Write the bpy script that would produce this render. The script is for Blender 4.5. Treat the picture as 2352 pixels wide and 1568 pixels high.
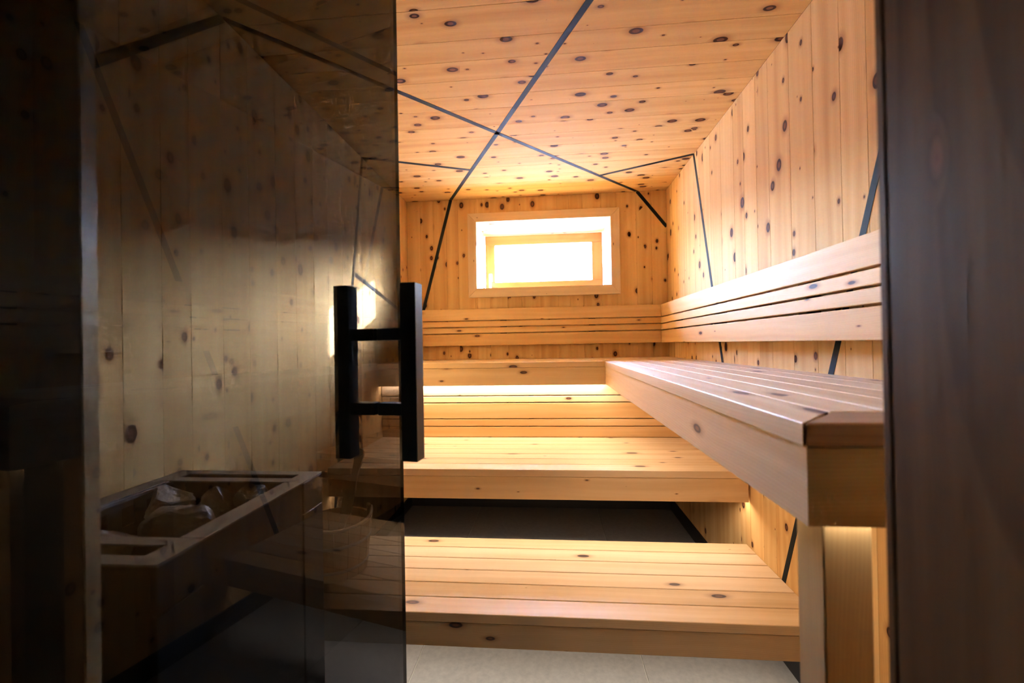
import bpy, bmesh, math, random
from mathutils import Vector, Matrix, noise

random.seed(7)
for _o in list(bpy.data.objects):
    bpy.data.objects.remove(_o, do_unlink=True)
S = bpy.context.scene
C = S.collection

# ------------------------------------------------------------------ camera
FPX, YAW, PITCH, ROLL, HC = 963.15, -0.0848, 0.0061, -0.0173, 1.12
_F = Vector((math.sin(YAW) * math.cos(PITCH), math.cos(YAW) * math.cos(PITCH), math.sin(PITCH)))
_R = Vector((math.cos(YAW), -math.sin(YAW), 0))
_U = _R.cross(_F)
_r = _R * math.cos(ROLL) + _U * math.sin(ROLL)
_u = -_R * math.sin(ROLL) + _U * math.cos(ROLL)
cam = bpy.data.objects.new('camera', bpy.data.cameras.new('camera'))
C.objects.link(cam)
cam.matrix_world = Matrix(((_r.x, _u.x, -_F.x, 0), (_r.y, _u.y, -_F.y, 0), (_r.z, _u.z, -_F.z, HC), (0, 0, 0, 1)))
cam.data.sensor_width = 36
cam.data.lens = 36 * FPX / 2352
cam.data.clip_start = 0.01
cam.data.dof.use_dof = True
cam.data.dof.focus_distance = 1.6
cam.data.dof.aperture_fstop = 2.8
S.camera = cam

# ------------------------------------------------------------------ world, sun, exposure
SKY, SUN, LED_UP, LED_MID, LED_RIGHT, LED_LOW, EXPO = 29.0, 80.0, 44.0, 21.0, 18.0, 18.0, 1.15
w = bpy.data.worlds.new('sky'); S.world = w; w.use_nodes = True
wt = w.node_tree; wt.nodes.clear()
wo = wt.nodes.new('ShaderNodeOutputWorld'); wb = wt.nodes.new('ShaderNodeBackground')
sk = wt.nodes.new('ShaderNodeTexSky'); sk.sky_type = 'NISHITA'; sk.sun_disc = False
sk.sun_elevation = math.radians(17); sk.sun_rotation = math.radians(42); sk.air_density = 1.0; sk.dust_density = 3.2
hs = wt.nodes.new('ShaderNodeHueSaturation'); hs.inputs['Saturation'].default_value = 0.9
wb.inputs['Strength'].default_value = SKY
wt.links.new(sk.outputs[0], hs.inputs['Color']); tn = wt.nodes.new('ShaderNodeMix'); tn.data_type = 'RGBA'; tn.blend_type = 'MULTIPLY'; tn.inputs[0].default_value = 1.0; tn.inputs[7].default_value = (0.71, 0.96, 1.42, 1)
wt.links.new(hs.outputs[0], tn.inputs[6]); wt.links.new(tn.outputs[2], wb.inputs['Color'])
wt.links.new(wb.outputs[0], wo.inputs['Surface'])
sun = bpy.data.objects.new('sun', bpy.data.lights.new('sun', 'SUN')); C.objects.link(sun)
sun.data.energy = SUN; sun.data.angle = math.radians(0.6); sun.data.color = (0.88, 0.96, 1.12)
sun.rotation_euler = Vector((-1, -1.11, -0.455)).to_track_quat('-Z', 'Y').to_euler()
sun.location = (4, 8, 4)
vs = S.view_settings
vs.view_transform = 'Standard'; vs.look = 'None'; vs.exposure = EXPO; vs.gamma = 1.0; vs.use_curve_mapping = False
S.cycles.max_bounces = 7; S.cycles.diffuse_bounces = 5; S.cycles.glossy_bounces = 3
S.cycles.use_adaptive_sampling = True; S.cycles.adaptive_threshold = 0.08; S.cycles.adaptive_min_samples = 16
S.cycles.transparent_max_bounces = 16; S.cycles.transmission_bounces = 8
S.cycles.sample_clamp_indirect = 8.0; S.cycles.use_denoising = True

# ------------------------------------------------------------------ room dimensions (metres)
XR, XL, D, H = 0.808, -0.976, 2.885, 2.134
YF = 0.40            # inner face of the front wall
YO = 0.06            # outer face of the front wall
JR, JL = 0.304, -0.487   # door reveal
PT = 0.016           # plank thickness

# ------------------------------------------------------------------ materials
def new_mat(name):
    m = bpy.data.materials.new(name); m.use_nodes = True
    nt = m.node_tree; nt.nodes.clear()
    out = nt.nodes.new('ShaderNodeOutputMaterial')
    return m, nt, out

class NB:
    """small node-building helper"""
    def __init__(s, nt): s.nt = nt
    def n(s, t, **kw):
        x = s.nt.nodes.new(t)
        for k, v in kw.items(): setattr(x, k, v)
        return x
    def put(s, sock, v):
        if hasattr(v, 'links'): s.nt.links.new(v, sock)
        else: sock.default_value = v
    def m(s, op, a, b=0.0, c=None, clamp=False):
        x = s.n('ShaderNodeMath', operation=op); x.use_clamp = clamp
        s.put(x.inputs[0], a); s.put(x.inputs[1], b)
        if c is not None: s.put(x.inputs[2], c)
        return x.outputs[0]
    def xyz(s, a, b, c):
        x = s.n('ShaderNodeCombineXYZ')
        for i, v in enumerate((a, b, c)): s.put(x.inputs[i], v)
        return x.outputs[0]
    def noise(s, vec, scale=1.0, detail=2.0, rough=0.5, dist=0.0):
        x = s.n('ShaderNodeTexNoise'); s.put(x.inputs['Vector'], vec)
        x.inputs['Scale'].default_value = scale; x.inputs['Detail'].default_value = detail
        x.inputs['Roughness'].default_value = rough; x.inputs['Distortion'].default_value = dist
        return x.outputs['Fac']
    def mix(s, f, a, b, mode='MIX'):
        x = s.n('ShaderNodeMix', data_type='RGBA', blend_type=mode)
        s.put(x.inputs[0], f); s.put(x.inputs[6], a); s.put(x.inputs[7], b)
        return x.outputs[2]
    def ramp(s, f, stops):
        x = s.n('ShaderNodeValToRGB'); e = x.color_ramp.elements
        while len(e) < len(stops): e.new(0.5)
        for i, (p, col) in enumerate(stops): e[i].position = p; e[i].color = (*col, 1)
        s.put(x.inputs[0], f); return x.outputs[0]

def c3(r, g, b): return (r, g, b, 1.0)

def wood(name, light, mid, dark, cell=(0.17, 0.105), thr=0.45, rmax=0.13, rough=0.42, vary=0.16, ring=185.0, ringamt=0.30, bump=0.12, spec=0.45, halo=0.8):
    """pine board: local X runs along the grain; knots, growth rings and fibre are procedural and differ per object"""
    m, nt, out = new_mat(name); b = NB(nt)
    tc = b.n('ShaderNodeTexCoord'); oi = b.n('ShaderNodeObjectInfo')
    sp = b.n('ShaderNodeSeparateXYZ'); nt.links.new(tc.outputs['Object'], sp.inputs[0])
    R = oi.outputs['Random']
    R2 = b.m('FRACT', b.m('MULTIPLY', R, 91.73)); R3 = b.m('FRACT', b.m('MULTIPLY', R, 47.31))
    x = b.m('ADD', sp.outputs[0], b.m('MULTIPLY', R, 60.0))
    v0 = b.m('ADD', b.m('ADD', sp.outputs[1], sp.outputs[2]), b.m('MULTIPLY', R2, 23.0))
    wn = b.noise(b.xyz(b.m('MULTIPLY', x, 2.2), b.m('MULTIPLY', v0, 7.0), 0.0), 1.0, 1.0)
    v = b.m('ADD', v0, b.m('MULTIPLY', b.m('SUBTRACT', wn, 0.5), 0.035))
    # knots
    vo = b.n('ShaderNodeTexVoronoi', voronoi_dimensions='2D', feature='F1')
    kv = b.m('MULTIPLY', b.m('ADD', v0, b.m('MULTIPLY', b.m('SUBTRACT', wn, 0.5), 0.012)), 1.0 / cell[1])
    b.put(vo.inputs['Vector'], b.xyz(b.m('MULTIPLY', x, 1.0 / cell[0]), kv, 0.0))
    vo.inputs['Scale'].default_value = 1.0; vo.inputs['Randomness'].default_value = 1.0
    wh = b.n('ShaderNodeTexWhiteNoise', noise_dimensions='3D'); nt.links.new(vo.outputs['Position'], wh.inputs['Vector'])
    k = wh.outputs['Value']; d = vo.outputs['Distance']
    kk = b.m('MULTIPLY', b.m('SUBTRACT', k, thr), 1.0 / (1.0 - thr), clamp=True)
    rad = b.m('MULTIPLY', b.m('POWER', kk, 1.3), rmax)
    knot = b.m('MULTIPLY', b.m('SUBTRACT', rad, d), 45.0, clamp=True)
    core = b.m('MULTIPLY', b.m('SUBTRACT', b.m('MULTIPLY', rad, 0.55), d), 45.0, clamp=True)
    hal = b.m('DIVIDE', b.m('SUBTRACT', b.m('MULTIPLY', rad, 2.3), d), b.m('ADD', b.m('MULTIPLY', rad, 1.7), 0.0001), clamp=True)
    infl = b.m('DIVIDE', b.m('SUBTRACT', b.m('MULTIPLY', rad, 4.5), d), b.m('ADD', b.m('MULTIPLY', rad, 4.5), 0.0001), clamp=True)
    # growth rings
    big = b.noise(b.xyz(b.m('MULTIPLY', x, 0.9), b.m('MULTIPLY', v0, 4.0), 1.0), 1.0, 0.0)
    g = b.m('ADD', b.m('MULTIPLY', v, ring), b.m('MULTIPLY', big, 9.0))
    g = b.m('ADD', g, b.m('MULTIPLY', b.m('MULTIPLY', infl, infl), 3.0))
    saw = b.m('FRACT', g)
    late = b.m('POWER', saw, 3.0)
    late = b.m('MULTIPLY', late, b.m('SUBTRACT', 1.0, b.m('POWER', saw, 24.0)))
    fib = b.noise(b.xyz(b.m('MULTIPLY', x, 9.0), b.m('MULTIPLY', v, 420.0), 5.0), 1.0, 1.0)
    streak = b.noise(b.xyz(b.m('MULTIPLY', x, 0.7), b.m('MULTIPLY', v, 26.0), 9.0), 1.0, 1.0, 0.6)
    tone = b.m('ADD', b.m('MULTIPLY', streak, 0.9), b.m('MULTIPLY', fib, 0.22))
    tone = b.m('ADD', tone, b.m('MULTIPLY', b.m('SUBTRACT', R3, 0.5), vary * 2.2))
    base = b.ramp(tone, [(0.30, light), (0.62, mid), (0.98, dark)])
    base = b.mix(b.m('MULTIPLY', late, ringamt), base, c3(dark[0] * 0.86, dark[1] * 0.78, dark[2] * 0.7))
    val = b.m('ADD', 1.0 - vary * 0.5, b.m('MULTIPLY', R2, vary))
    hsv = b.n('ShaderNodeHueSaturation'); b.put(hsv.inputs['Color'], base); b.put(hsv.inputs['Value'], val)
    base = hsv.outputs[0]
    base = b.mix(b.m('MULTIPLY', b.m('POWER', hal, 1.6), halo), base, c3(0.24, 0.085, 0.03))
    kcol = b.mix(b.m('MULTIPLY', core, b.m('MULTIPLY', R3, 0.8)), c3(0.045, 0.017, 0.009), c3(0.22, 0.085, 0.038))
    base = b.mix(knot, base, kcol)
    p = b.n('ShaderNodeBsdfPrincipled')
    b.put(p.inputs['Base Color'], base)
    b.put(p.inputs['Roughness'], b.m('ADD', rough - 0.06, b.m('MULTIPLY', fib, 0.12)))
    p.inputs['Specular IOR Level'].default_value = spec
    if bump <= 0.0:
        nt.links.new(p.outputs[0], out.inputs['Surface']); return m
    bp = b.n('ShaderNodeBump'); bp.inputs['Strength'].default_value = bump; bp.inputs['Distance'].default_value = 0.002
    hgt = b.noise(b.xyz(b.m('MULTIPLY', x, 7.0), b.m('MULTIPLY', v0, 160.0), 5.0), 1.0, 1.0)
    b.put(bp.inputs['Height'], hgt); nt.links.new(bp.outputs[0], p.inputs['Normal'])
    nt.links.new(p.outputs[0], out.inputs['Surface'])
    return m

def plain(name, col, rough=0.5, metal=0.0, spec=0.5, noise=0.0, nscale=40.0, bump=0.0):
    m, nt, out = new_mat(name); b = NB(nt)
    p = b.n('ShaderNodeBsdfPrincipled'); p.inputs['Roughness'].default_value = rough
    p.inputs['Metallic'].default_value = metal; p.inputs['Specular IOR Level'].default_value = spec
    tc = b.n('ShaderNodeTexCoord')
    f = b.noise(tc.outputs['Object'], nscale, 5.0, 0.6)
    lo = c3(*[x * (1 - noise) for x in col]); hi = c3(*[min(1, x * (1 + noise)) for x in col])
    b.put(p.inputs['Base Color'], b.mix(f, lo, hi))
    if bump:
        bp = b.n('ShaderNodeBump'); bp.inputs['Strength'].default_value = bump; bp.inputs['Distance'].default_value = 0.004
        b.put(bp.inputs['Height'], f); nt.links.new(bp.outputs[0], p.inputs['Normal'])
    nt.links.new(p.outputs[0], out.inputs['Surface'])
    return m

def glass(name, tint, rough=0.0, ior=1.5, gain=1.0):
    """thin glass: each face passes tinted light and mirrors by Fresnel"""
    m, nt, out = new_mat(name); b = NB(nt)
    tr = b.n('ShaderNodeBsdfTransparent'); tr.inputs['Color'].default_value = c3(*tint)
    gl = b.n('ShaderNodeBsdfGlossy'); gl.inputs['Roughness'].default_value = rough
    gl.inputs['Color'].default_value = c3(1, 1, 1)
    ge = b.n('ShaderNodeNewGeometry'); dp = b.n('ShaderNodeVectorMath', operation='DOT_PRODUCT')
    nt.links.new(ge.outputs['True Normal'], dp.inputs[0]); nt.links.new(ge.outputs['Incoming'], dp.inputs[1])
    r0 = ((ior - 1) / (ior + 1)) ** 2
    fz = b.m('POWER', b.m('SUBTRACT', 1.0, b.m('ABSOLUTE', dp.outputs['Value']), clamp=True), 5.0)
    cs = b.m('ABSOLUTE', dp.outputs['Value'])
    pl = b.m('DIVIDE', 1.0, b.m('SQRT', b.m('SUBTRACT', 1.0, b.m('DIVIDE', b.m('SUBTRACT', 1.0, b.m('MULTIPLY', cs, cs)), ior * ior))))
    cc = b.n('ShaderNodeCombineColor')
    for i_ in range(3): b.put(cc.inputs[i_], b.m('POWER', tint[i_], pl))
    nt.links.new(cc.outputs[0], tr.inputs['Color'])
    mx = b.n('ShaderNodeMixShader'); b.put(mx.inputs[0], b.m('MULTIPLY', b.m('ADD', r0, b.m('MULTIPLY', fz, 1 - r0)), gain, clamp=True))
    nt.links.new(tr.outputs[0], mx.inputs[1]); nt.links.new(gl.outputs[0], mx.inputs[2])
    nt.links.new(mx.outputs[0], out.inputs['Surface'])
    return m

def emit(name, col, strength):
    m, nt, out = new_mat(name); b = NB(nt)
    e = b.n('ShaderNodeEmission'); e.inputs['Color'].default_value = c3(*col); e.inputs['Strength'].default_value = strength
    nt.links.new(e.outputs[0], out.inputs['Surface'])
    return m

M = {}
M['wall'] = wood('knotty_pine_panel', (0.744, 0.502, 0.225), (0.644, 0.397, 0.157), (0.503, 0.271, 0.092), cell=(0.125, 0.085), thr=0.40, rmax=0.19, vary=0.12, rough=0.70, spec=0.06, bump=0.0)
M['ceil'] = wood('knotty_pine_ceiling', (0.744, 0.492, 0.209), (0.644, 0.392, 0.143), (0.503, 0.266, 0.087), cell=(0.125, 0.075), thr=0.30, rmax=0.20, vary=0.09, rough=0.72, spec=0.06, bump=0.0)
M['bench'] = wood('pine_bench_board', (0.761, 0.597, 0.394), (0.681, 0.495, 0.280), (0.563, 0.366, 0.177), cell=(0.22, 0.09), thr=0.62, rmax=0.13, vary=0.14, rough=0.48, ringamt=0.34, spec=0.6)
M['back'] = wood('pine_backrest_board', (0.777, 0.533, 0.269), (0.669, 0.411, 0.172), (0.539, 0.303, 0.110), cell=(0.26, 0.09), thr=0.72, rmax=0.09, vary=0.10, rough=0.56, ringamt=0.16, spec=0.08, bump=0.0)
M['post'] = wood('pine_post', (0.459, 0.340, 0.169), (0.383, 0.259, 0.114), (0.278, 0.178, 0.074), cell=(0.3, 0.1), thr=0.5, rmax=0.13, vary=0.08)
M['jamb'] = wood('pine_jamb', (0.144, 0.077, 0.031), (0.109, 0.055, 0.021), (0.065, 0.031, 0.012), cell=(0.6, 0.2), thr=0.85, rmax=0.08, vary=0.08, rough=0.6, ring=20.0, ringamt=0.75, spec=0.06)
M['endgrain'] = wood('pine_end_board', (0.36, 0.21, 0.11), (0.28, 0.15, 0.075), (0.19, 0.095, 0.045), cell=(0.6, 0.2), thr=0.9, rmax=0.05, vary=0.05, ring=110.0, ringamt=0.6)
M['sash'] = wood('larch_sash', (0.456, 0.164, 0.074), (0.395, 0.131, 0.051), (0.319, 0.098, 0.034), cell=(0.6, 0.2), thr=0.95, rmax=0.05, vary=0.06)
M['black'] = plain('black_powder_coat', (0.012, 0.012, 0.014), 0.42, 0.0, 0.4)
M['inlay'] = plain('black_inlay', (0.012, 0.014, 0.014), 0.75, 0.0, 0.15)
M['board'] = plain('rough_backing', (0.10, 0.06, 0.03), 0.8)
M['dark'] = plain('dark_plaster', (0.03, 0.028, 0.026), 0.9, noise=0.1)
M['grout'] = plain('light_grout', (0.42, 0.42, 0.41), 0.8)
M['tile'] = plain('grey_porcelain_tile', (0.235, 0.245, 0.25), 0.55, 0.0, 0.4, noise=0.28, nscale=55.0, bump=0.08)
M['base'] = plain('black_baseboard', (0.01, 0.01, 0.011), 0.5)
M['door'] = glass('smoked_door_glass', (0.345, 0.350, 0.375), 0.0, 1.52, 0.5)
M['pane'] = glass('window_glass', (0.97, 0.98, 0.98), 0.0, 1.5)
M['edge'] = plain('dark_glass_edge', (0.02, 0.025, 0.022), 0.15)
M['steel'] = plain('brushed_steel', (0.46, 0.46, 0.48), 0.38, 1.0, noise=0.08, nscale=120)
M['heater'] = plain('heater_black_steel', (0.045, 0.042, 0.042), 0.4, 0.6)
M['stone'] = plain('sauna_stone', (0.27, 0.24, 0.21), 0.40, 0.0, 0.6, noise=0.6, nscale=60.0, bump=0.6)
M['alu'] = plain('aluminium', (0.75, 0.75, 0.75), 0.35, 1.0)
M['snow'] = plain('snow_ground', (0.85, 0.87, 0.9), 0.9)
M['render'] = plain('white_render', (0.7, 0.7, 0.68), 0.9)
WARM = (1.0, 0.83, 0.68)
M['led_up'] = emit('led_upper', WARM, LED_UP)
M['led_mid'] = emit('led_middle', WARM, LED_MID)
M['led_right'] = emit('led_right', WARM, LED_RIGHT)
M['led_low'] = emit('led_low', WARM, LED_LOW)

# ------------------------------------------------------------------ mesh helpers
def link(name, me, mat=None, parent=None):
    o = bpy.data.objects.new(name, me); C.objects.link(o)
    if mat is not None and me is not None and not me.materials:
        me.materials.append(M[mat] if isinstance(mat, str) else mat)
    if parent is not None: o.parent = parent
    return o

def tag(o, label=None, cat=None, group=None, kind=None):
    if label: o['label'] = label
    if cat: o['category'] = cat
    if group: o['group'] = group
    if kind: o['kind'] = kind
    return o

def empty(name, loc=(0, 0, 0), **kw):
    o = bpy.data.objects.new(name, None); C.objects.link(o); o.location = loc
    o.empty_display_size = 0.1
    tag(o, **kw); return o

def box_bm(lo, hi, bev=0.0, seg=1):
    bm = bmesh.new()
    bmesh.ops.create_cube(bm, size=1.0)
    for v in bm.verts:
        v.co = Vector([lo[i] + (v.co[i] + 0.5) * (hi[i] - lo[i]) for i in range(3)])
    if bev > 0:
        bmesh.ops.bevel(bm, geom=bm.edges[:], offset=bev, segments=seg, affect='EDGES', profile=0.5)
    return bm

def mesh(bm, name, smooth=False):
    me = bpy.data.meshes.new(name); bmesh.ops.recalc_face_normals(bm, faces=bm.faces[:]); bm.to_mesh(me); bm.free()
    if smooth:
        for p in me.polygons: p.use_smooth = True
    return me

def join_bm(bms):
    out = bmesh.new()
    for b in bms:
        me = bpy.data.meshes.new('tmp'); b.to_mesh(me); b.free(); out.from_mesh(me); bpy.data.meshes.remove(me)
    return out

def box(name, lo, hi, mat, parent=None, bev=0.0, seg=1):
    """axis-aligned box in world coordinates, origin at its centre (relative to the parent's location)"""
    lo = Vector(lo); hi = Vector(hi); c = (lo + hi) / 2; h = (hi - lo) / 2
    o = link(name, mesh(box_bm(-h, h, bev, seg), name), mat, parent)
    o.location = c - (parent.matrix_world.translation if parent else Vector())
    if parent: o.location = c - wloc(parent)
    return o

def wloc(o):
    v = Vector(o.location)
    while o.parent: o = o.parent; v += Vector(o.location)
    return v

AX = {'x': Vector((1, 0, 0)), 'y': Vector((0, 1, 0)), 'z': Vector((0, 0, 1))}
def plank(name, lo, hi, grain, wide, mat, parent=None, bev=0.0012, seg=1):
    """board in world extents; its local X follows the grain and local Y the width"""
    lo = Vector(lo); hi = Vector(hi); c = (lo + hi) / 2; sz = hi - lo
    ex = AX[grain]; ey = AX[wide]; ez = ex.cross(ey)
    def ext(e): return abs(e.x) * sz.x + abs(e.y) * sz.y + abs(e.z) * sz.z
    h = Vector((ext(ex), ext(ey), ext(ez))) / 2
    o = link(name, mesh(box_bm(-h, h, bev, seg), name), mat, parent)
    o.rotation_mode = 'QUATERNION'
    o.rotation_quaternion = Matrix(((ex.x, ey.x, ez.x), (ex.y, ey.y, ez.y), (ex.z, ey.z, ez.z))).to_quaternion()
    o.location = c - (wloc(parent) if parent else Vector())
    return o

def prism(name, pts, a0, a1, axis, mat, parent=None, bev=0.0, grain=None):
    """polygon (world 2-D coordinates in the plane normal to axis) extruded from a0 to a1; origin at its centre; local X = grain"""
    P = []
    for a in (a0, a1):
        for (u, v) in pts:
            P.append(Vector((a, u, v)) if axis == 'x' else Vector((u, a, v)) if axis == 'y' else Vector((u, v, a)))
    c = sum(P, Vector()) / len(P); n = len(pts)
    rot = Matrix.Identity(3)
    if grain:
        ex = AX[grain]; rest = [k for k in 'xyz' if k != grain and k != axis][0]; ey = AX[rest]; ez = ex.cross(ey)
        rot = Matrix(((ex.x, ey.x, ez.x), (ex.y, ey.y, ez.y), (ex.z, ey.z, ez.z)))
    inv = rot.inverted()
    bm = bmesh.new(); vs_ = [bm.verts.new(inv @ (p - c)) for p in P]
    bm.faces.new(vs_[:n]); bm.faces.new(list(reversed(vs_[n:])))
    for i in range(n):
        j = (i + 1) % n; bm.faces.new((vs_[i], vs_[n + i], vs_[n + j], vs_[j]))
    bmesh.ops.recalc_face_normals(bm, faces=bm.faces[:])
    if bev: bmesh.ops.bevel(bm, geom=bm.edges[:], offset=bev, segments=1, affect='EDGES')
    o = link(name, mesh(bm, name), mat, parent)
    o.rotation_mode = 'QUATERNION'; o.rotation_quaternion = rot.to_quaternion()
    o.location = c - (wloc(parent) if parent else Vector())
    return o

def splits(a, b, wmin, wmax, rng):
    out = [a]
    while b - out[-1] > wmax * 1.25: out.append(out[-1] + rng.uniform(wmin, wmax))
    if b - out[-1] < wmin * 0.55: out.pop()
    out.append(b); return out

# ------------------------------------------------------------------ floor
T = 0.12
floor = box('floor', (XL - 0.3, -1.75, -0.15), (XR + 0.6, D + 0.2, -0.003), 'grout'); tag(floor, 'pale grout bed under the large grey floor tiles', kind='structure')
tx = [-1.273, -0.481, 0.311, 1.103]; ty = [-1.61, -0.82, -0.03, 0.765, 1.56, 2.36, 3.16]
for i in range(3):
    for j in range(6):
        x0, x1 = max(tx[i], XL - 0.1), min(tx[i + 1], XR + 0.3)
        y1 = min(ty[j + 1], D + 0.05)
        box('tile', (x0 + 0.0016, ty[j] + 0.0016, -0.012), (x1 - 0.0016, y1 - 0.0016, 0.0), 'tile', floor, 0.0012)

# ------------------------------------------------------------------ walls and ceiling with their planks
def slab(name, boxes, label, mat='board'):
    bms = []
    lo = Vector([min(b[0][i] for b in boxes) for i in range(3)]); hi = Vector([max(b[1][i] for b in boxes) for i in range(3)])
    c = (lo + hi) / 2
    for a, b_ in boxes: bms.append(box_bm(Vector(a) - c, Vector(b_) - c))
    o = link(name, mesh(join_bm(bms), name), mat); o.location = c
    return tag(o, label, kind='structure')

rng = random.Random(11)
G = 0.0004
wall_right = slab('wall_right', [((XR + PT, YO, 0), (XR + PT + T, D + 0.5, H + 0.1))], 'right sauna wall of vertical knotty pine planks')
ys = splits(YF, D, 0.085, 0.145, rng)
for a, b_ in zip(ys, ys[1:]):
    plank('wall_plank', (XR, a + G, 0.0), (XR + PT, b_ - G, H), 'z', 'y', 'wall', wall_right, 0.0006)
wall_left = slab('wall_left', [((XL - PT - T, YO, 0), (XL - PT, D + 0.5, H + 0.1))], 'left sauna wall of vertical knotty pine planks')
ys = splits(YF, D, 0.085, 0.15, rng)
for a, b_ in zip(ys, ys[1:]):
    plank('wall_plank', (XL - PT, a + G, 0.0), (XL, b_ - G, H), 'z', 'y', 'wall', wall_left, 0.0006)
WX0, WX1, WZ0, WZ1 = -0.479, 0.435, 1.509, 1.968      # window opening
WY = D + 0.36                                            # sash plane
yb = D + PT
wall_back = slab('wall_back', [((XL - 0.2, yb, 0), (WX0 - 0.02, WY + 0.03, H + 0.1)), ((WX1 + 0.02, yb, 0), (XR + 0.2, WY + 0.03, H + 0.1)),
                               ((WX0 - 0.02, yb, 0), (WX1 + 0.02, WY + 0.03, WZ0 - 0.02)), ((WX0 - 0.02, yb, WZ1 + 0.02), (WX1 + 0.02, WY + 0.03, H + 0.1))],
                 'far sauna wall of vertical knotty pine planks around the small window')
xs = splits(XL, XR, 0.08, 0.13, rng)
for a, b_ in zip(xs, xs[1:]):
    if b_ <= WX0 or a >= WX1:
        segs = [(0.0, H)]
    else:
        segs = [(0.0, WZ0), (WZ1, H)]
    cuts = [(a, b_)]
    if len(segs) == 2 and a < WX0: cuts = None
    if len(segs) == 2 and b_ > WX1: cuts = None
    if cuts is None:      # plank that straddles the window's side: keep a notch-free full strip beside the opening
        if a < WX0:
            plank('wall_plank', (a + G, D, 0), (WX0, D + PT, H), 'z', 'x', 'wall', wall_back, 0.0006); a = WX0
        if b_ > WX1:
            plank('wall_plank', (WX1, D, 0), (b_ - G, D + PT, H), 'z', 'x', 'wall', wall_back, 0.0006); b_ = WX1
    for z0, z1 in segs:
        if b_ - a > 0.004: plank('wall_plank', (a + G, D, z0), (b_ - G, D + PT, z1), 'z', 'x', 'wall', wall_back, 0.0006)
ceiling = slab('ceiling', [((XL - 0.2, YO, H + PT), (XR + 0.2, D + 0.5, H + PT + 0.12))], 'sauna ceiling of knotty pine boards running left to right')
ys = splits(YF, D, 0.095, 0.15, rng)
for a, b_ in zip(ys, ys[1:]):
    plank('ceiling_plank', (XL, a + G, H), (XR, b_ - G, H + PT), 'x', 'y', 'ceil', ceiling, 0.0006)
# front wall with the doorway the camera stands in
DZ = 2.03
wall_front = slab('wall_front', [((XL - 0.5, YO, 0), (JL - 0.02, YF - PT, H + 0.1)), ((JR + 0.02, YO, 0), (XR + 0.5, YF - PT, H + 0.1)),
                                 ((JL - 0.02, YO, DZ + 0.02), (JR + 0.02, YF - PT, H + 0.1))], 'front wall of the sauna around the doorway')
for a, b_ in ((XL, XL + 0.16), (XL + 0.16, XL + 0.32), (XL + 0.32, JL - 0.05), (JR + 0.05, JR + 0.2), (JR + 0.2, JR + 0.36), (JR + 0.36, XR)):
    plank('wall_plank', (a + G, YF - PT, 0), (b_ - G, YF, H), 'z', 'x', 'wall', wall_front, 0.0006)
plank('wall_plank', (JL - 0.05, YF - PT, DZ + 0.05), (JR + 0.05, YF, H), 'x', 'z', 'wall', wall_front, 0.0006)
# door lining: a board on each reveal and one overhead, plus a pale casing on the inner edge
for k, (nm, lo, hi, gr, wd, lab) in enumerate((
        ('trim_1', (JR, YO, 0), (JR + 0.02, YF + 0.001, DZ), 'z', 'y', 'dark pine lining of the doorway at the right edge of the picture'),
        ('trim_2', (JL - 0.02, YO, 0), (JL, YF + 0.001, DZ), 'z', 'y', 'dark pine lining of the doorway at the left edge behind the smoked glass'),
        ('trim_3', (JL - 0.02, YO, DZ), (JR + 0.02, YF + 0.001, DZ + 0.02), 'x', 'y', 'pine lining over the doorway'))):
    tag(plank(nm, lo, hi, gr, wd, 'jamb', None, 0.002), lab, kind='structure')
tag(prism('trim_4', [(JL - 0.06, YF + 0.001), (JL, YF + 0.001), (JL - 0.023, YF + 0.036), (JL - 0.06, YF + 0.036)], 0.0, DZ, 'z', 'post', None, 0.0, None), 'pale casing strip on the inner edge of the left door jamb', kind='structure')
tag(plank('trim_5', (JR, YF + 0.001, 0), (JR + 0.06, YF + 0.012, DZ), 'z', 'x', 'jamb', None, 0.002), 'pale casing strip on the inner edge of the right door jamb', kind='structure')
# dim anteroom behind the camera
for nm, lo, hi in (('wall_anteroom_left', (XL - 0.3, -1.75, 0), (XL - 0.2, YO, H + 0.1)), ('wall_anteroom_right', (XR + 0.5, -1.75, 0), (XR + 0.6, YO, H + 0.1)),
                   ('wall_anteroom_back', (XL - 0.3, -1.85, 0), (XR + 0.6, -1.75, H + 0.1)), ('ceiling_anteroom', (XL - 0.3, -1.85, H + 0.1), (XR + 0.6, YO + 0.3, H + 0.2))):
    tag(box(nm, lo, hi, 'dark'), 'dark plaster of the anteroom outside the sauna door', kind='structure')
# black baseboards
BH, BT = 0.075, 0.012
for nm, lo, hi, lab in (('baseboard_right', (XR - BT, YF, 0), (XR, D, BH), 'black baseboard along the right wall'),
                        ('baseboard_left', (XL, YF, 0), (XL + BT, D, BH), 'black baseboard along the left wall'),
                        ('baseboard_back', (XL + BT, D - BT, 0), (XR - BT, D, BH), 'black baseboard along the far wall')):
    tag(box(nm, lo, hi, 'base', None, 0.001), lab, kind='structure')

# black inlay strips crossing walls and ceiling
SW = 0.011
def strip(parent, a, b_, n, ext0=0.0, ext1=0.0, hw=SW):
    """flat black strip lying on a wall or ceiling, from a to b, n = normal into the room"""
    a = Vector(a); b_ = Vector(b_); n = Vector(n); ex = (b_ - a).normalized(); a = a - ex * ext0; b_ = b_ + ex * ext1
    ey = n.cross(ex); L = (b_ - a).length
    o = link('inlay_strip', mesh(box_bm((-L / 2, -hw, -0.004), (L / 2, hw, 0.0009)), 'inlay_strip'), 'inlay', parent)
    o.rotation_mode = 'QUATERNION'
    o.rotation_quaternion = Matrix(((ex.x, ey.x, n.x), (ex.y, ey.y, n.y), (ex.z, ey.z, n.z))).to_quaternion()
    o.location = (a + b_) / 2 - wloc(parent)
    return o
DN = (0, 0, -1); NL = (1, 0, 0); NR = (-1, 0, 0); NB_ = (0, -1, 0)
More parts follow.
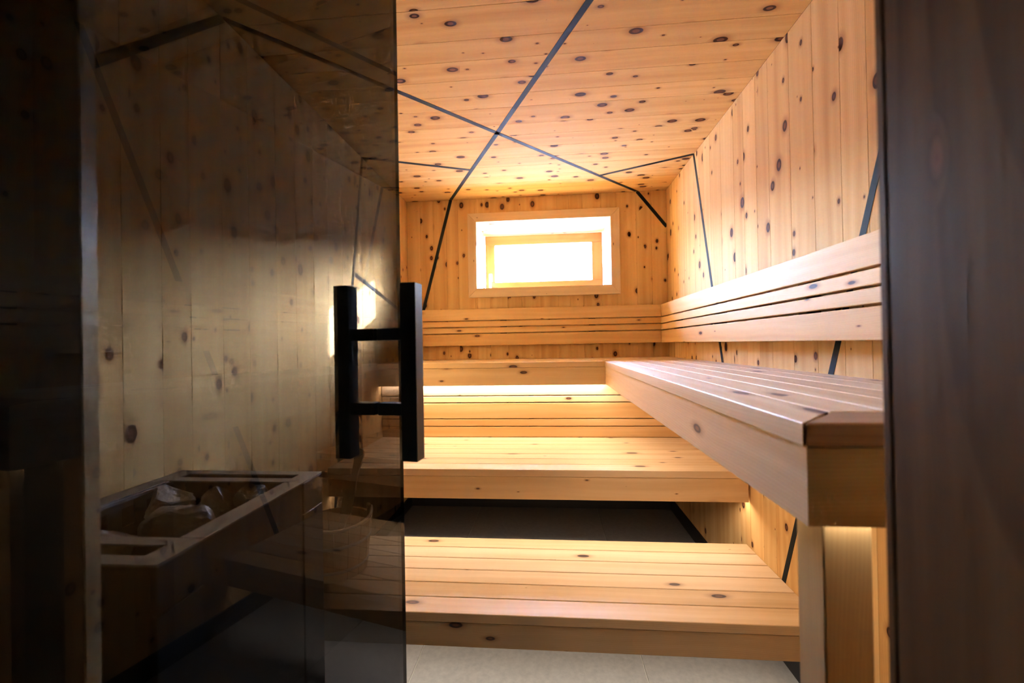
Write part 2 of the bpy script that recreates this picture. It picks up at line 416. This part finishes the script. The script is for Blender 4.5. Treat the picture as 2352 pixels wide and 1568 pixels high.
strip(ceiling, (XL, 1.202, H), (0.619, D, H), DN)
strip(ceiling, (0.56, 0.40, H), (-0.66, D, H), DN)
strip(ceiling, (XL, 2.172, H), (-0.43, 2.40, H), DN)
strip(ceiling, (0.327, 2.58, H), (XR, 2.348, H), DN)
strip(wall_back, (-0.659, D, H), (-0.93, D, 1.13), NB_)
strip(wall_back, (0.618, D, H), (XR, D, 1.889), NB_)
strip(wall_right, (XR, 2.348, H), (XR, 1.899, 0.590), NR)
strip(wall_right, (XR, 1.645, 0.0), (XR, 0.872, H), NR)
strip(wall_left, (XL, 1.202, H), (XL, 0.40, 1.305), NL)
strip(wall_left, (XL, 2.172, H), (XL, 1.76, 0.0), NL)
strip(wall_left, (XL, 2.067, 1.49), (XL, D, 1.322), NL)

# ------------------------------------------------------------------ window
win = empty('window_1', ((WX0 + WX1) / 2, D, WZ0)); tag(win, 'small horizontal window with pine casing set deep in the far wall', kind='structure')
tw = 0.061; t0, t1 = D - 0.018, D
o0, o1, p0, p1 = WX0 - tw, WX1 + tw, WZ0 - tw - 0.002, WZ1 + tw
prism('casing_board', [(o0, p1), (o1, p1), (WX1, WZ1), (WX0, WZ1)], t0, t1, 'y', 'bench', win, 0.0015, 'x')
prism('casing_board', [(o0, p0), (WX0, WZ0), (WX1, WZ0), (o1, p0)], t0, t1, 'y', 'bench', win, 0.0015, 'x')
prism('casing_board', [(o0, p0), (o0, p1), (WX0, WZ1), (WX0, WZ0)], t0, t1, 'y', 'bench', win, 0.0015, 'z')
prism('casing_board', [(o1, p0), (WX1, WZ0), (WX1, WZ1), (o1, p1)], t0, t1, 'y', 'bench', win, 0.0015, 'z')
rt = 0.018
plank('reveal_board', (WX0 - rt, D, WZ1), (WX1 + rt, WY + 0.03, WZ1 + rt), 'x', 'y', 'wall', win, 0.001)
plank('reveal_board', (WX0 - rt, D, WZ0 - rt), (WX1 + rt, WY + 0.03, WZ0), 'x', 'y', 'wall', win, 0.001)
plank('reveal_board', (WX0 - rt, D, WZ0), (WX0, WY + 0.03, WZ1), 'y', 'z', 'wall', win, 0.001)
plank('reveal_board', (WX1, D, WZ0), (WX1 + rt, WY + 0.03, WZ1), 'y', 'z', 'wall', win, 0.001)
gx0, gx1, gz0, gz1 = -0.397, 0.348, 1.603, 1.890
sash = empty('sash'); sash.parent = win; sash.location = Vector((0, WY, 1.74)) - wloc(win)
e = 0.004
plank('sash_rail', (WX0 + e, WY, gz1), (WX1 - e, WY + 0.03, WZ1 - e), 'x', 'z', 'sash', sash, 0.004, 2)
plank('sash_rail', (WX0 + e, WY, WZ0 + e), (WX1 - e, WY + 0.03, gz0), 'x', 'z', 'sash', sash, 0.004, 2)
plank('sash_stile', (WX0 + e, WY, gz0), (gx0, WY + 0.03, gz1), 'z', 'x', 'sash', sash, 0.004, 2)
plank('sash_stile', (gx1, WY, gz0), (WX1 - e, WY + 0.03, gz1), 'z', 'x', 'sash', sash, 0.004, 2)
box('pane', (gx0 - 0.01, WY + 0.013, gz0 - 0.01), (gx1 + 0.01, WY + 0.019, gz1 + 0.01), 'pane', sash)
hd = box('window_handle', (-0.446, WY - 0.010, 1.606), (-0.420, WY, 1.670), 'alu', sash, 0.002)
tag(hd, 'pale metal lever handle')
hg = join_bm([box_bm((-0.008, -0.036, -0.008), (0.008, 0, 0.008), 0.002), box_bm((-0.009, -0.048, -0.105), (0.009, -0.036, 0.012), 0.003)])
ho = link('lever', mesh(hg, 'lever'), 'alu', hd); ho.location = (0, -0.004, 0.01)

# ------------------------------------------------------------------ benches
GP = 0.0016
def bench(name, label, x0, x1, yfront, yback, ztop, n, zfb, grp=None):
    """bench across the room: n planks left to right, front fascia, carrier beams"""
    b_ = empty(name, ((x0 + x1) / 2, yfront, 0), label=label, cat='bench')
    wd = (yback - yfront) / n
    for i in range(n):
        plank('seat_plank', (x0, yfront + i * wd + GP, ztop - 0.029), (x1, yfront + (i + 1) * wd - GP, ztop), 'x', 'y', 'bench', b_, 0.0025, 2)
    plank('fascia_board', (x0, yfront + 0.006, zfb), (x1 - 0.006, yfront + 0.026, ztop - 0.0305), 'x', 'z', 'bench', b_, 0.0015)
    return b_
BX0, BX1 = XL + 0.002, XR - 0.002
low = bench('sauna_bench', 'lowest pine step bench nearest the door with grey tiles before it', BX0, BX1, 1.302, 1.819, 0.276, 6, 0.168)
for xa in (-0.9, 0.0, 0.7): plank('carrier_beam', (xa - 0.02, 1.350, 0.190), (xa + 0.02, 1.80, 0.246), 'y', 'z', 'bench', low)
plank('carrier_beam', (BX0, 1.79, 0.17), (BX1, 1.814, 0.246), 'x', 'z', 'bench', low)
mid = bench('sauna_bench', 'middle pine bench spanning the room below the slatted riser', BX0, BX1, 1.769, 2.384, 0.589, 7, 0.462)
plank('carrier_beam', (BX0, 1.822, 0.452), (BX1, 1.846, 0.559), 'x', 'z', 'bench', mid)
plank('carrier_beam', (BX0, 2.35, 0.47), (BX1, 2.384, 0.559), 'x', 'z', 'bench', mid)
Z3 = 1.018; X3 = 0.306; Y3 = 2.325; YN = 0.537
upb = empty('sauna_bench', (-0.1, Y3, 0), label='top pine bench along the far wall under the window', cat='bench')
nb = 6; wd = (D - 0.004 - Y3) / nb
for i in range(nb):
    x1 = X3 - 0.001 if i == 0 else BX1
    plank('seat_plank', (BX0, Y3 + i * wd + GP, Z3 - 0.029), (x1, Y3 + (i + 1) * wd - GP, Z3), 'x', 'y', 'bench', upb, 0.0025, 2)
plank('fascia_board', (BX0 + 0.003, Y3 + 0.006, 0.889), (X3 + 0.006, Y3 + 0.026, Z3 - 0.0305), 'x', 'z', 'bench', upb, 0.0015)
plank('carrier_beam', (BX0, 2.386 + 0.024, 0.90), (BX1, 2.44, Z3 - 0.03), 'x', 'z', 'bench', upb)
plank('carrier_beam', (BX0, D - 0.03, 0.93), (BX1, D - 0.001, Z3 - 0.03), 'x', 'z', 'bench', upb)
# right upper bench, planks running away from the door, mitred board on its near end
upr = empty('sauna_bench', (0.56, YN, 0), label='top pine bench along the right wall with a mitred near end', cat='bench')
pw = (BX1 - X3) / 6; yend = Y3 + wd
for i in range(6):
    xa, xb = X3 + i * pw + GP, X3 + (i + 1) * pw - GP
    if i == 0:
        prism('seat_plank', [(xa, YN + 0.002), (xb, YN + 0.002 + (xb - xa)), (xb, yend - 0.001), (xa, Y3 + 0.0)], Z3 - 0.029, Z3, 'z', 'bench', upr, 0.001, 'y')
    else:
        plank('seat_plank', (xa, YN + pw + 0.0015, Z3 - 0.029), (xb, yend - 0.001, Z3), 'y', 'x', 'bench', upr, 0.0025, 2)
prism('end_board', [(X3 + 0.0035, YN), (BX1, YN), (BX1, YN + pw - 0.002), (X3 + pw + 0.0015, YN + pw - 0.002)], Z3 - 0.029, Z3, 'z', 'endgrain', upr, 0.0015, 'x')
prism('fascia_board', [(X3 + 0.006, YN + 0.003), (X3 + 0.026, YN + 0.023), (X3 + 0.026, Y3 + 0.006), (X3 + 0.006, Y3 + 0.006)], 0.892, Z3 - 0.0305, 'z', 'bench', upr, 0.0, 'y')
prism('end_fascia', [(X3 + 0.0064, YN + 0.003), (BX1, YN + 0.003), (BX1, YN + 0.023), (X3 + 0.0264, YN + 0.023)], 0.892, Z3 - 0.0305, 'z', 'post', upr, 0.0, 'x')  # darker post wood puts the shade on this door-facing end into its colour
plank('carrier_beam', (XR - 0.034, 0.57, 0.93), (BX1, Y3, Z3 - 0.03), 'y', 'z', 'bench', upr)
for ya in (0.95, 1.45, 1.95): plank('carrier_beam', (X3 + 0.06, ya - 0.02, 0.93), (XR - 0.035, ya + 0.02, Z3 - 0.03), 'x', 'z', 'bench', upr)
plank('post', (0.350, 0.575, 0.0), (0.410, 0.634, 0.965), 'z', 'x', 'post', upr, 0.002)
plank('carrier_beam', (0.350, 0.575, 0.965), (0.79, 0.634, Z3 - 0.03), 'x', 'z', 'bench', upr)

# slatted riser between the middle and the far top bench
ris = empty('bench_riser', (0, 2.384, 0.589), label='slatted orange pine riser glowing below the far top bench', cat='slatted panel')
for z0, z1, mt in ((0.8275, 0.905, 'bench'), (0.7885, 0.8225, 'bench'), (0.6965, 0.7830, 'back'), (0.6535, 0.6915, 'back'), (0.590, 0.6485, 'back')):
    plank('slat', (BX0 + 0.001, 2.3845, z0), (BX1 - 0.001, 2.403, z1), 'x', 'z', mt, ris, 0.002, 2)
for xa in (-0.9, -0.1, 0.7): plank('batten', (xa - 0.015, 2.403, 0.592), (xa + 0.015, 2.409, 0.895), 'z', 'x', 'board', ris)

# backrests
bz = ((1.2848, 1.363), (1.2418, 1.2785), (1.1988, 1.2353), (1.114, 1.1922))
YB, XB = D - 0.064, XR - 0.064
brb = empty('backrest', (-0.1, YB, 1.114), label='four-slat pine backrest on the far wall below the window', cat='backrest')
for z0, z1 in bz: plank('slat', (BX0 + 0.004, YB, z0), (XB - 0.0008, YB + 0.02, z1), 'x', 'z', 'back', brb, 0.002, 2)
for xa in (-0.9, -0.3, 0.3): plank('batten', (xa - 0.02, YB + 0.02, 1.13), (xa + 0.02, D - 0.001, 1.35), 'z', 'x', 'board', brb)
brr = empty('backrest', (XB, 1.7, 1.114), label='four-slat pine backrest on the right wall above the bench', cat='backrest')
for z0, z1 in bz: plank('slat', (XB, 0.56, z0), (XB + 0.02, YB + 0.02, z1), 'y', 'z', 'back', brr, 0.002, 2)
for ya in (0.7, 1.33, 1.98, 2.6): plank('batten', (XB + 0.02, ya - 0.02, 1.13), (XR - 0.001, ya + 0.02, 1.35), 'z', 'y', 'board', brr)

# LED strips: aluminium channel and glowing diffuser
def led(label, lo, hi, mat):
    """channel along its longest side, diffuser on its underside"""
    lo = Vector(lo); hi = Vector(hi)
    b_ = empty('light_strip', tuple((lo + hi) / 2), label=label, cat='light', group='LED strips under the benches')
    box('channel', (lo.x, lo.y, lo.z + 0.002), hi, 'alu', b_)
    box('diffuser', (lo.x + 0.001, lo.y + 0.001, lo.z), (hi.x - 0.001, hi.y - 0.001, lo.z + 0.002), mat, b_)
    return b_
led('warm LED strip under the far top bench above the riser', (BX0 + 0.005, 2.356, 0.893), (X3 - 0.004, 2.374, 0.902), 'led_up')
led('warm LED strip behind the fascia of the middle bench', (BX0 + 0.005, 1.797, 0.4645), (BX1 - 0.01, 1.814, 0.474), 'led_mid')
led('warm LED strip behind the fascia of the lowest step bench', (BX0 + 0.005, 1.3295, 0.198), (BX1 - 0.01, 1.3465, 0.208), 'led_low')
led('warm LED strip behind the fascia of the right top bench', (X3 + 0.028, 0.640, 0.897), (X3 + 0.046, 2.35, 0.906), 'led_right')
led('short warm LED strip behind the near end of the right top bench', (X3 + 0.04, YN + 0.0235, 0.897), (XR - 0.05, YN + 0.0355, 0.906), 'led_right')

# ------------------------------------------------------------------ smoked glass door, swung into the room
TH = math.radians(7.6); GD = 0.44
gu = Vector((math.sin(TH), math.cos(TH), 0)); gn = Vector((math.cos(TH), -math.sin(TH), 0))
gfree = Vector((-0.323, 0.906, 0)); GW = 0.78
ghinge = gfree - gu * GW
door = empty('door_1', tuple(ghinge)); tag(door, 'smoked glass sauna door swung open with a black bar handle', kind='structure')
door.rotation_euler = (0, 0, math.atan2(gu.y, gu.x))          # local X along the leaf, local Y = left of it (-normal)
def dpart(name, lo, hi, mat, parent=door, bev=0.0, seg=1):
    c = (Vector(lo) + Vector(hi)) / 2; h = (Vector(hi) - Vector(lo)) / 2
    o = link(name, mesh(box_bm(-h, h, bev, seg), name), mat, parent)
    off = Vector()
    q = parent
    while q is not None and q is not door: off += Vector(q.location); q = q.parent
    o.location = c - off; return o
gp = dpart('glass_pane', (0, 0.0, 0.012), (GW, 0.008, 2.0), 'door')
gp.data.materials.append(M['edge'])
for p in gp.data.polygons:
    if abs(p.normal.y) < 0.5: p.material_index = 1
hnd = dpart('pull_handle', (GW - 0.091 - 0.0165, -0.085, 0.896), (GW - 0.091 + 0.0165, -0.052, 1.243), 'black', door, 0.001)
tag(hnd, 'black square bar handle')
dpart('back_bar', (GW - 0.091 - 0.0165, 0.060, 0.896), (GW - 0.091 + 0.0165, 0.093, 1.243), 'black', hnd, 0.001)
for zc in (0.9955, 1.1435):
    dpart('crossbar', (GW - 0.091 - 0.012, -0.053, zc - 0.012), (GW - 0.091 + 0.012, 0.0, zc + 0.012), 'black', hnd, 0.0008)
    dpart('crossbar', (GW - 0.091 - 0.012, 0.008, zc - 0.012), (GW - 0.091 + 0.012, 0.061, zc + 0.012), 'black', hnd, 0.0008)
for zc in (0.25, 1.75):
    dpart('hinge', (-0.01, -0.012, zc - 0.04), (0.05, 0.06, zc + 0.04), 'black', door, 0.002)

# ------------------------------------------------------------------ heater
HX0, HX1, HY0, HY1, HZ = -0.945, -0.567, 0.560, 1.005, 0.81
heat = empty('sauna_heater', ((HX0 + HX1) / 2, (HY0 + HY1) / 2, 0), label='black steel sauna heater with an open stone basin behind the glass door', cat='heater')
wt_ = 0.012
ya, yb2 = HY0 + 0.085, HY1 - 0.08            # seams of the middle panel
zl = HZ - 0.075
for nm, lo, hi in (('side_panel', (HX1 - wt_, HY0, 0.05), (HX1, ya - 0.001, zl - 0.001)), ('side_panel', (HX1 - wt_, yb2 + 0.001, 0.05), (HX1, HY1, zl - 0.001)),
                   ('side_panel', (HX1 - wt_ - 0.002, ya + 0.001, 0.05), (HX1 - 0.003, yb2 - 0.001, HZ - 0.004)),
                   ('corner_panel', (HX1 - wt_, HY0, zl + 0.001), (HX1, ya - 0.001, HZ - 0.004)), ('corner_panel', (HX1 - wt_, yb2 + 0.001, zl + 0.001), (HX1, HY1, HZ - 0.004)),
                   ('front_panel', (HX0, HY0, 0.05), (HX1 - wt_ - 0.001, HY0 + wt_, HZ - 0.004)), ('back_panel', (HX0, HY1 - wt_, 0.05), (HX1 - wt_ - 0.001, HY1, HZ - 0.004)),
                   ('side_panel', (HX0, HY0 + wt_, 0.05), (HX0 + wt_, HY1 - wt_, HZ - 0.15)),
                   ('plinth', (HX0 + 0.03, HY0 + 0.03, 0.0), (HX1 - 0.03, HY1 - 0.03, 0.055)),
                   ('stone_tray', (HX0 + wt_, HY0 + wt_, HZ - 0.19), (HX1 - wt_ - 0.003, HY1 - wt_, HZ - 0.18))):
    box(nm, lo, hi, 'heater', heat, 0.001)
# steel rim with slots at both ends
rz0, rz1 = HZ - 0.003, HZ
rw = 0.045
for lo, hi in (((HX0, ya + 0.0012, rz0), (HX0 + rw, yb2 - 0.0012, rz1)), ((HX1 - rw, ya + 0.0012, rz0), (HX1, yb2 - 0.0012, rz1))):
    box('rim_rail', lo, hi, 'steel', heat)
for s0, s1, inner in ((HY0, ya, 1), (yb2, HY1, -1)):
    y0, y1 = s0, s1
    bms = []
    c = Vector(((HX0 + HX1) / 2, (y0 + y1) / 2, (rz0 + rz1) / 2))
    sa, sb = y0 + 0.026, y1 - 0.026
    for lo, hi in (((HX0, y0, rz0), (HX0 + rw, y1, rz1)), ((HX1 - rw, y0, rz0), (HX1, y1, rz1)), ((HX0 + rw, y0, rz0), (HX1 - rw, sa, rz1)), ((HX0 + rw, sb, rz0), (HX1 - rw, y1, rz1))):
        bms.append(box_bm(Vector(lo) - c, Vector(hi) - c))
    o = link('slotted_rim', mesh(join_bm(bms), 'slotted_rim'), 'steel', heat); o.location = c - wloc(heat)
# perforated inner plate on the left with square holes
bms = []; xp = HX0 + 0.03; z0, z1 = HZ - 0.10, HZ - 0.012
c = Vector((xp, (ya + yb2) / 2, (z0 + z1) / 2))
hz0, hz1 = HZ - 0.068, HZ - 0.028
yy = [ya - 0.05 + 0.062 * k for k in range(8)]
bms.append(box_bm(Vector((xp, HY0 + wt_, z0)) - c, Vector((xp + 0.002, HY1 - wt_ - 0.06, hz0)) - c)); bms.append(box_bm(Vector((xp, HY0 + wt_, hz1)) - c, Vector((xp + 0.002, HY1 - wt_ - 0.06, z1)) - c))
k = HY0 + wt_
while k < HY1 - 0.09:
    bms.append(box_bm(Vector((xp, k, hz0)) - c, Vector((xp + 0.002, k + 0.028, hz1)) - c)); k += 0.056
o = link('perforated_plate', mesh(join_bm(bms), 'perforated_plate'), 'steel', heat); o.location = c - wloc(heat)
box('inner_lip', (HX0 + 0.028, HY0 + wt_, HZ - 0.012), (HX0 + 0.045, HY1 - 0.07, HZ - 0.0035), 'steel', heat, 0.001)
box('back_plate', (HX0 + 0.006 + wt_, HY0 + wt_, HZ - 0.15), (HX0 + 0.009 + wt_, HY1 - wt_, HZ - 0.006), 'heater', heat)

# stones: rough broken lumps
def stone(loc, rad, seed, label, rot=(0, 0, 0)):
    rg = random.Random(seed); bm = bmesh.new(); bmesh.ops.create_icosphere(bm, subdivisions=4, radius=1.0)
    planes = []
    for _ in range(11):
        n = Vector((rg.gauss(0, 1), rg.gauss(0, 1), rg.gauss(0, 1))).normalized(); planes.append((n, rg.uniform(0.58, 0.9)))
    off = Vector((seed * 3.1, seed * 1.7, seed * 0.9))
    for v in bm.verts:
        q = v.co.copy()
        for n, d in planes:
            t = v.co.dot(n)
            if t > d: v.co -= n * (t - d) * 0.95
        v.co *= 1 + 0.10 * noise.noise(q * 2.2 + off) + 0.05 * noise.noise(q * 6.0 + off) + 0.025 * noise.noise(q * 15.0 + off)
        v.co = Vector((v.co.x * rad[0], v.co.y * rad[1], v.co.z * rad[2]))
    o = link('sauna_stone', mesh(bm, 'sauna_stone'), 'stone'); o.location = loc; o.rotation_euler = rot
    return tag(o, label, 'stone', 'stones in the heater basin')
STG = 'rough grey-brown stone lying low among others in the heater basin'
for loc, rad, sd, lab, rot in (
        ((-0.745, 0.800, HZ - 0.052), (0.082, 0.055, 0.050), 3, 'largest wide flat-topped stone in the middle of the heater basin', (0.1, 0.05, 0.15)),
        ((-0.680, 0.918, HZ - 0.040), (0.050, 0.036, 0.032), 5, 'pale-topped tilted stone at the far right of the heater basin', (0.1, 0.45, 0.1)),
        ((-0.858, 0.880, HZ - 0.045), (0.050, 0.058, 0.052), 8, 'large dark stone with a glinting top beside the perforated plate', (0.1, 0.1, 0.3)),
        ((-0.776, 0.920, HZ - 0.055), (0.042, 0.038, 0.042), 12, 'brown ridge-shaped stone behind the largest stone in the heater', (0.0, -0.2, -0.1)),
        ((-0.852, 0.735, HZ - 0.080), (0.055, 0.062, 0.042), 17, 'low glinting stone at the near left of the heater basin', (0.1, 0.0, 0.4)),
        ((-0.725, 0.675, HZ - 0.092), (0.066, 0.055, 0.040), 21, 'dim rounded stone at the near right corner of the heater basin', (0.0, 0.1, 0.2)),
        ((-0.641, 0.820, HZ - 0.085), (0.028, 0.055, 0.040), 24, 'half-hidden stone against the right rim of the heater', (0.0, 0.0, 0.0))):
    stone(loc, rad, sd, lab, rot)
k = 0
for xa in (-0.850, -0.757, -0.668):
    for yq in (0.650, 0.757, 0.864, 0.948):
        stone((xa, yq, HZ - 0.151), (0.043, 0.048 if yq < 0.9 else 0.036, 0.027), 40 + k, STG); k += 1

# ------------------------------------------------------------------ bucket and ladle on the low bench
BKX, BKY, BKZ = -0.815, 1.545, 0.2765
bk = empty('sauna_bucket', (BKX, BKY, BKZ), label='small wooden sauna bucket on the low bench behind the heater', cat='bucket')
NS = 16; hB = 0.185; rb, rt2 = 0.108, 0.128; tt = 0.012
for i in range(NS):
    a0 = 2 * math.pi * i / NS + 0.008; a1 = 2 * math.pi * (i + 1) / NS - 0.008
    V = []
    for z, r in ((0, rb), (hB, rt2)):
        for rr in (r, r - tt):
            for a in (a0, (a0 + a1) / 2, a1): V.append((rr * math.cos(a), rr * math.sin(a), z))
    F = [(0, 1, 7, 6), (1, 2, 8, 7), (4, 3, 9, 10), (5, 4, 10, 11), (3, 0, 6, 9), (2, 5, 11, 8), (6, 7, 10, 9), (7, 8, 11, 10), (1, 0, 3, 4), (2, 1, 4, 5)]
    me = bpy.data.meshes.new('stave'); me.from_pydata(V, [], F); link('stave', me, 'back', bk)
def ring(name, r, z, rr, mat, parent, n=40, m_=8, arc=(0, 2 * math.pi), path=None, flat=1.0):
    bm = bmesh.new(); rings = []
    closed = path is None
    pts = path or [Vector((r * math.cos(2 * math.pi * i / n), r * math.sin(2 * math.pi * i / n), z)) for i in range(n)]
    N = len(pts)
    for i, p in enumerate(pts):
        t = (pts[(i + 1) % N] - pts[i - 1]) if closed else (pts[min(i + 1, N - 1)] - pts[max(i - 1, 0)])
        t.normalize(); s = t.cross(Vector((0, 0, 1)))
        if s.length < 1e-3: s = Vector((1, 0, 0))
        s.normalize(); q = s.cross(t)
        rings.append([bm.verts.new(p + (s * math.cos(2 * math.pi * k / m_) * flat + q * math.sin(2 * math.pi * k / m_)) * rr) for k in range(m_)])
    for i in range(N if closed else N - 1):
        A, B_ = rings[i], rings[(i + 1) % N]
        for k in range(m_): bm.faces.new((A[k], A[(k + 1) % m_], B_[(k + 1) % m_], B_[k]))
    if not closed: bm.faces.new(rings[0]); bm.faces.new(list(reversed(rings[-1])))
    return link(name, mesh(bm, name, True), mat, parent)
ring('hoop', 0.1125, 0.035, 0.006, 'steel', bk, flat=0.35)
ring('hoop', 0.1225, 0.125, 0.006, 'steel', bk, flat=0.35)
bm = bmesh.new(); bmesh.ops.create_cone(bm, cap_ends=True, segments=32, radius1=0.102, radius2=0.102, depth=0.012)
o = link('bucket_base', mesh(bm, 'bucket_base'), 'back', bk); o.location = (0, 0, 0.012)
# upright ears and a bentwood bow lying over the rim
for s in (-1, 1):
    o = link('handle_ear', mesh(box_bm((-0.006, -0.018, 0), (0.006, 0.018, 0.045), 0.003), 'handle_ear'), 'back', bk); o.location = (s * 0.122 * 0.8, s * 0.122 * 0.55, hB - 0.008); o.rotation_euler = (0, 0, math.atan2(0.55, 0.8))
path = []
e0 = Vector((0.105, 0.07, hB + 0.026)); e1 = Vector((-0.105, -0.07, hB + 0.026)); side = Vector((0.55, -0.83, -0.16))
for i in range(25):
    a = math.pi * i / 24
    path.append((e0 + e1) / 2 + (e0 - e1) / 2 * math.cos(a) + side * 0.13 * math.sin(a))
ring('bow_handle', 0, 0, 0.006, 'bench', bk, path=path, m_=10)
# ladle: flat shaped wooden handle leaning out of the bucket, round scoop inside
ld = empty('ladle', (BKX - 0.015, BKY, BKZ + 0.03), label='long wooden ladle leaning in the sauna bucket', cat='ladle')
prof = [(0.0, 0.008), (0.10, 0.009), (0.16, 0.012), (0.20, 0.0195), (0.235, 0.022), (0.27, 0.018), (0.31, 0.0125), (0.35, 0.0125), (0.385, 0.0155), (0.41, 0.0165), (0.425, 0.013), (0.432, 0.006)]
bm = bmesh.new(); L = []; Rr = []
for th_ in (-0.006, 0.006):
    L.append([bm.verts.new((-w_, th_, l)) for l, w_ in prof]); Rr.append([bm.verts.new((w_, th_, l)) for l, w_ in prof])
n = len(prof)
for i in range(n - 1):
    bm.faces.new((L[0][i], Rr[0][i], Rr[0][i + 1], L[0][i + 1])); bm.faces.new((Rr[1][i], L[1][i], L[1][i + 1], Rr[1][i + 1]))
    bm.faces.new((L[1][i], L[0][i], L[0][i + 1], L[1][i + 1])); bm.faces.new((Rr[0][i], Rr[1][i], Rr[1][i + 1], Rr[0][i + 1]))
bm.faces.new((L[0][0], L[1][0], Rr[1][0], Rr[0][0])); bm.faces.new((L[0][-1], Rr[0][-1], Rr[1][-1], L[1][-1]))
bmesh.ops.bevel(bm, geom=[e_ for e_ in bm.edges if e_.is_boundary is False and e_.calc_face_angle(0) > 1.0], offset=0.002, segments=2, affect='EDGES')
hl = link('ladle_handle', mesh(bm, 'ladle_handle', False), 'bench', ld)
ld.rotation_euler = (math.radians(-3), math.radians(14), 0)
bm = bmesh.new(); bmesh.ops.create_uvsphere(bm, u_segments=20, v_segments=10, radius=0.035)
bmesh.ops.delete(bm, geom=[v for v in bm.verts if v.co.z > 0.005], context='VERTS')
sc = link('scoop', mesh(bm, 'scoop', True), 'back', ld); sc.location = (-0.02, 0, 0.035)
sol = sc.modifiers.new('t', 'SOLIDIFY'); sol.thickness = 0.004

# ------------------------------------------------------------------ outside
g_ = box('ground', (-160, D + 0.6, -1.2), (260, 90, -1.0), 'snow'); tag(g_, 'unseen snow-white ground outside the window, added to bounce sunlight indoors', kind='structure')  # unseen ground, added snow-white to bounce sunlight up to the ceiling

# snowy ridge across the valley: hides the lowest sky, as the light on the left wall shows
rg = random.Random(4); V = []; F = []
xs_ = [-150 + 6 * i for i in range(66)]
for x in xs_:
    hgt = 12.2 + 1.6 * math.sin(x * 0.05 + 0.6) + 1.0 * math.sin(x * 0.17) + rg.uniform(-0.4, 0.4)
    hgt *= 0.66 + 0.34 / (1 + math.exp(-(x - 8) / 6))
    V += [(x, 46, -1.1), (x, 52, hgt * 0.55), (x, 58, hgt), (x, 70, hgt * 0.5), (x, 80, -1.1)]
for i in range(len(xs_) - 1):
    for k in range(4): F.append((i * 5 + k, (i + 1) * 5 + k, (i + 1) * 5 + k + 1, i * 5 + k + 1))
me = bpy.data.meshes.new('mountain_ridge'); me.from_pydata(V, [], F)
tag(link('mountain_ridge', me, 'snow'), 'bright snowy ridge beyond the window', kind='structure')
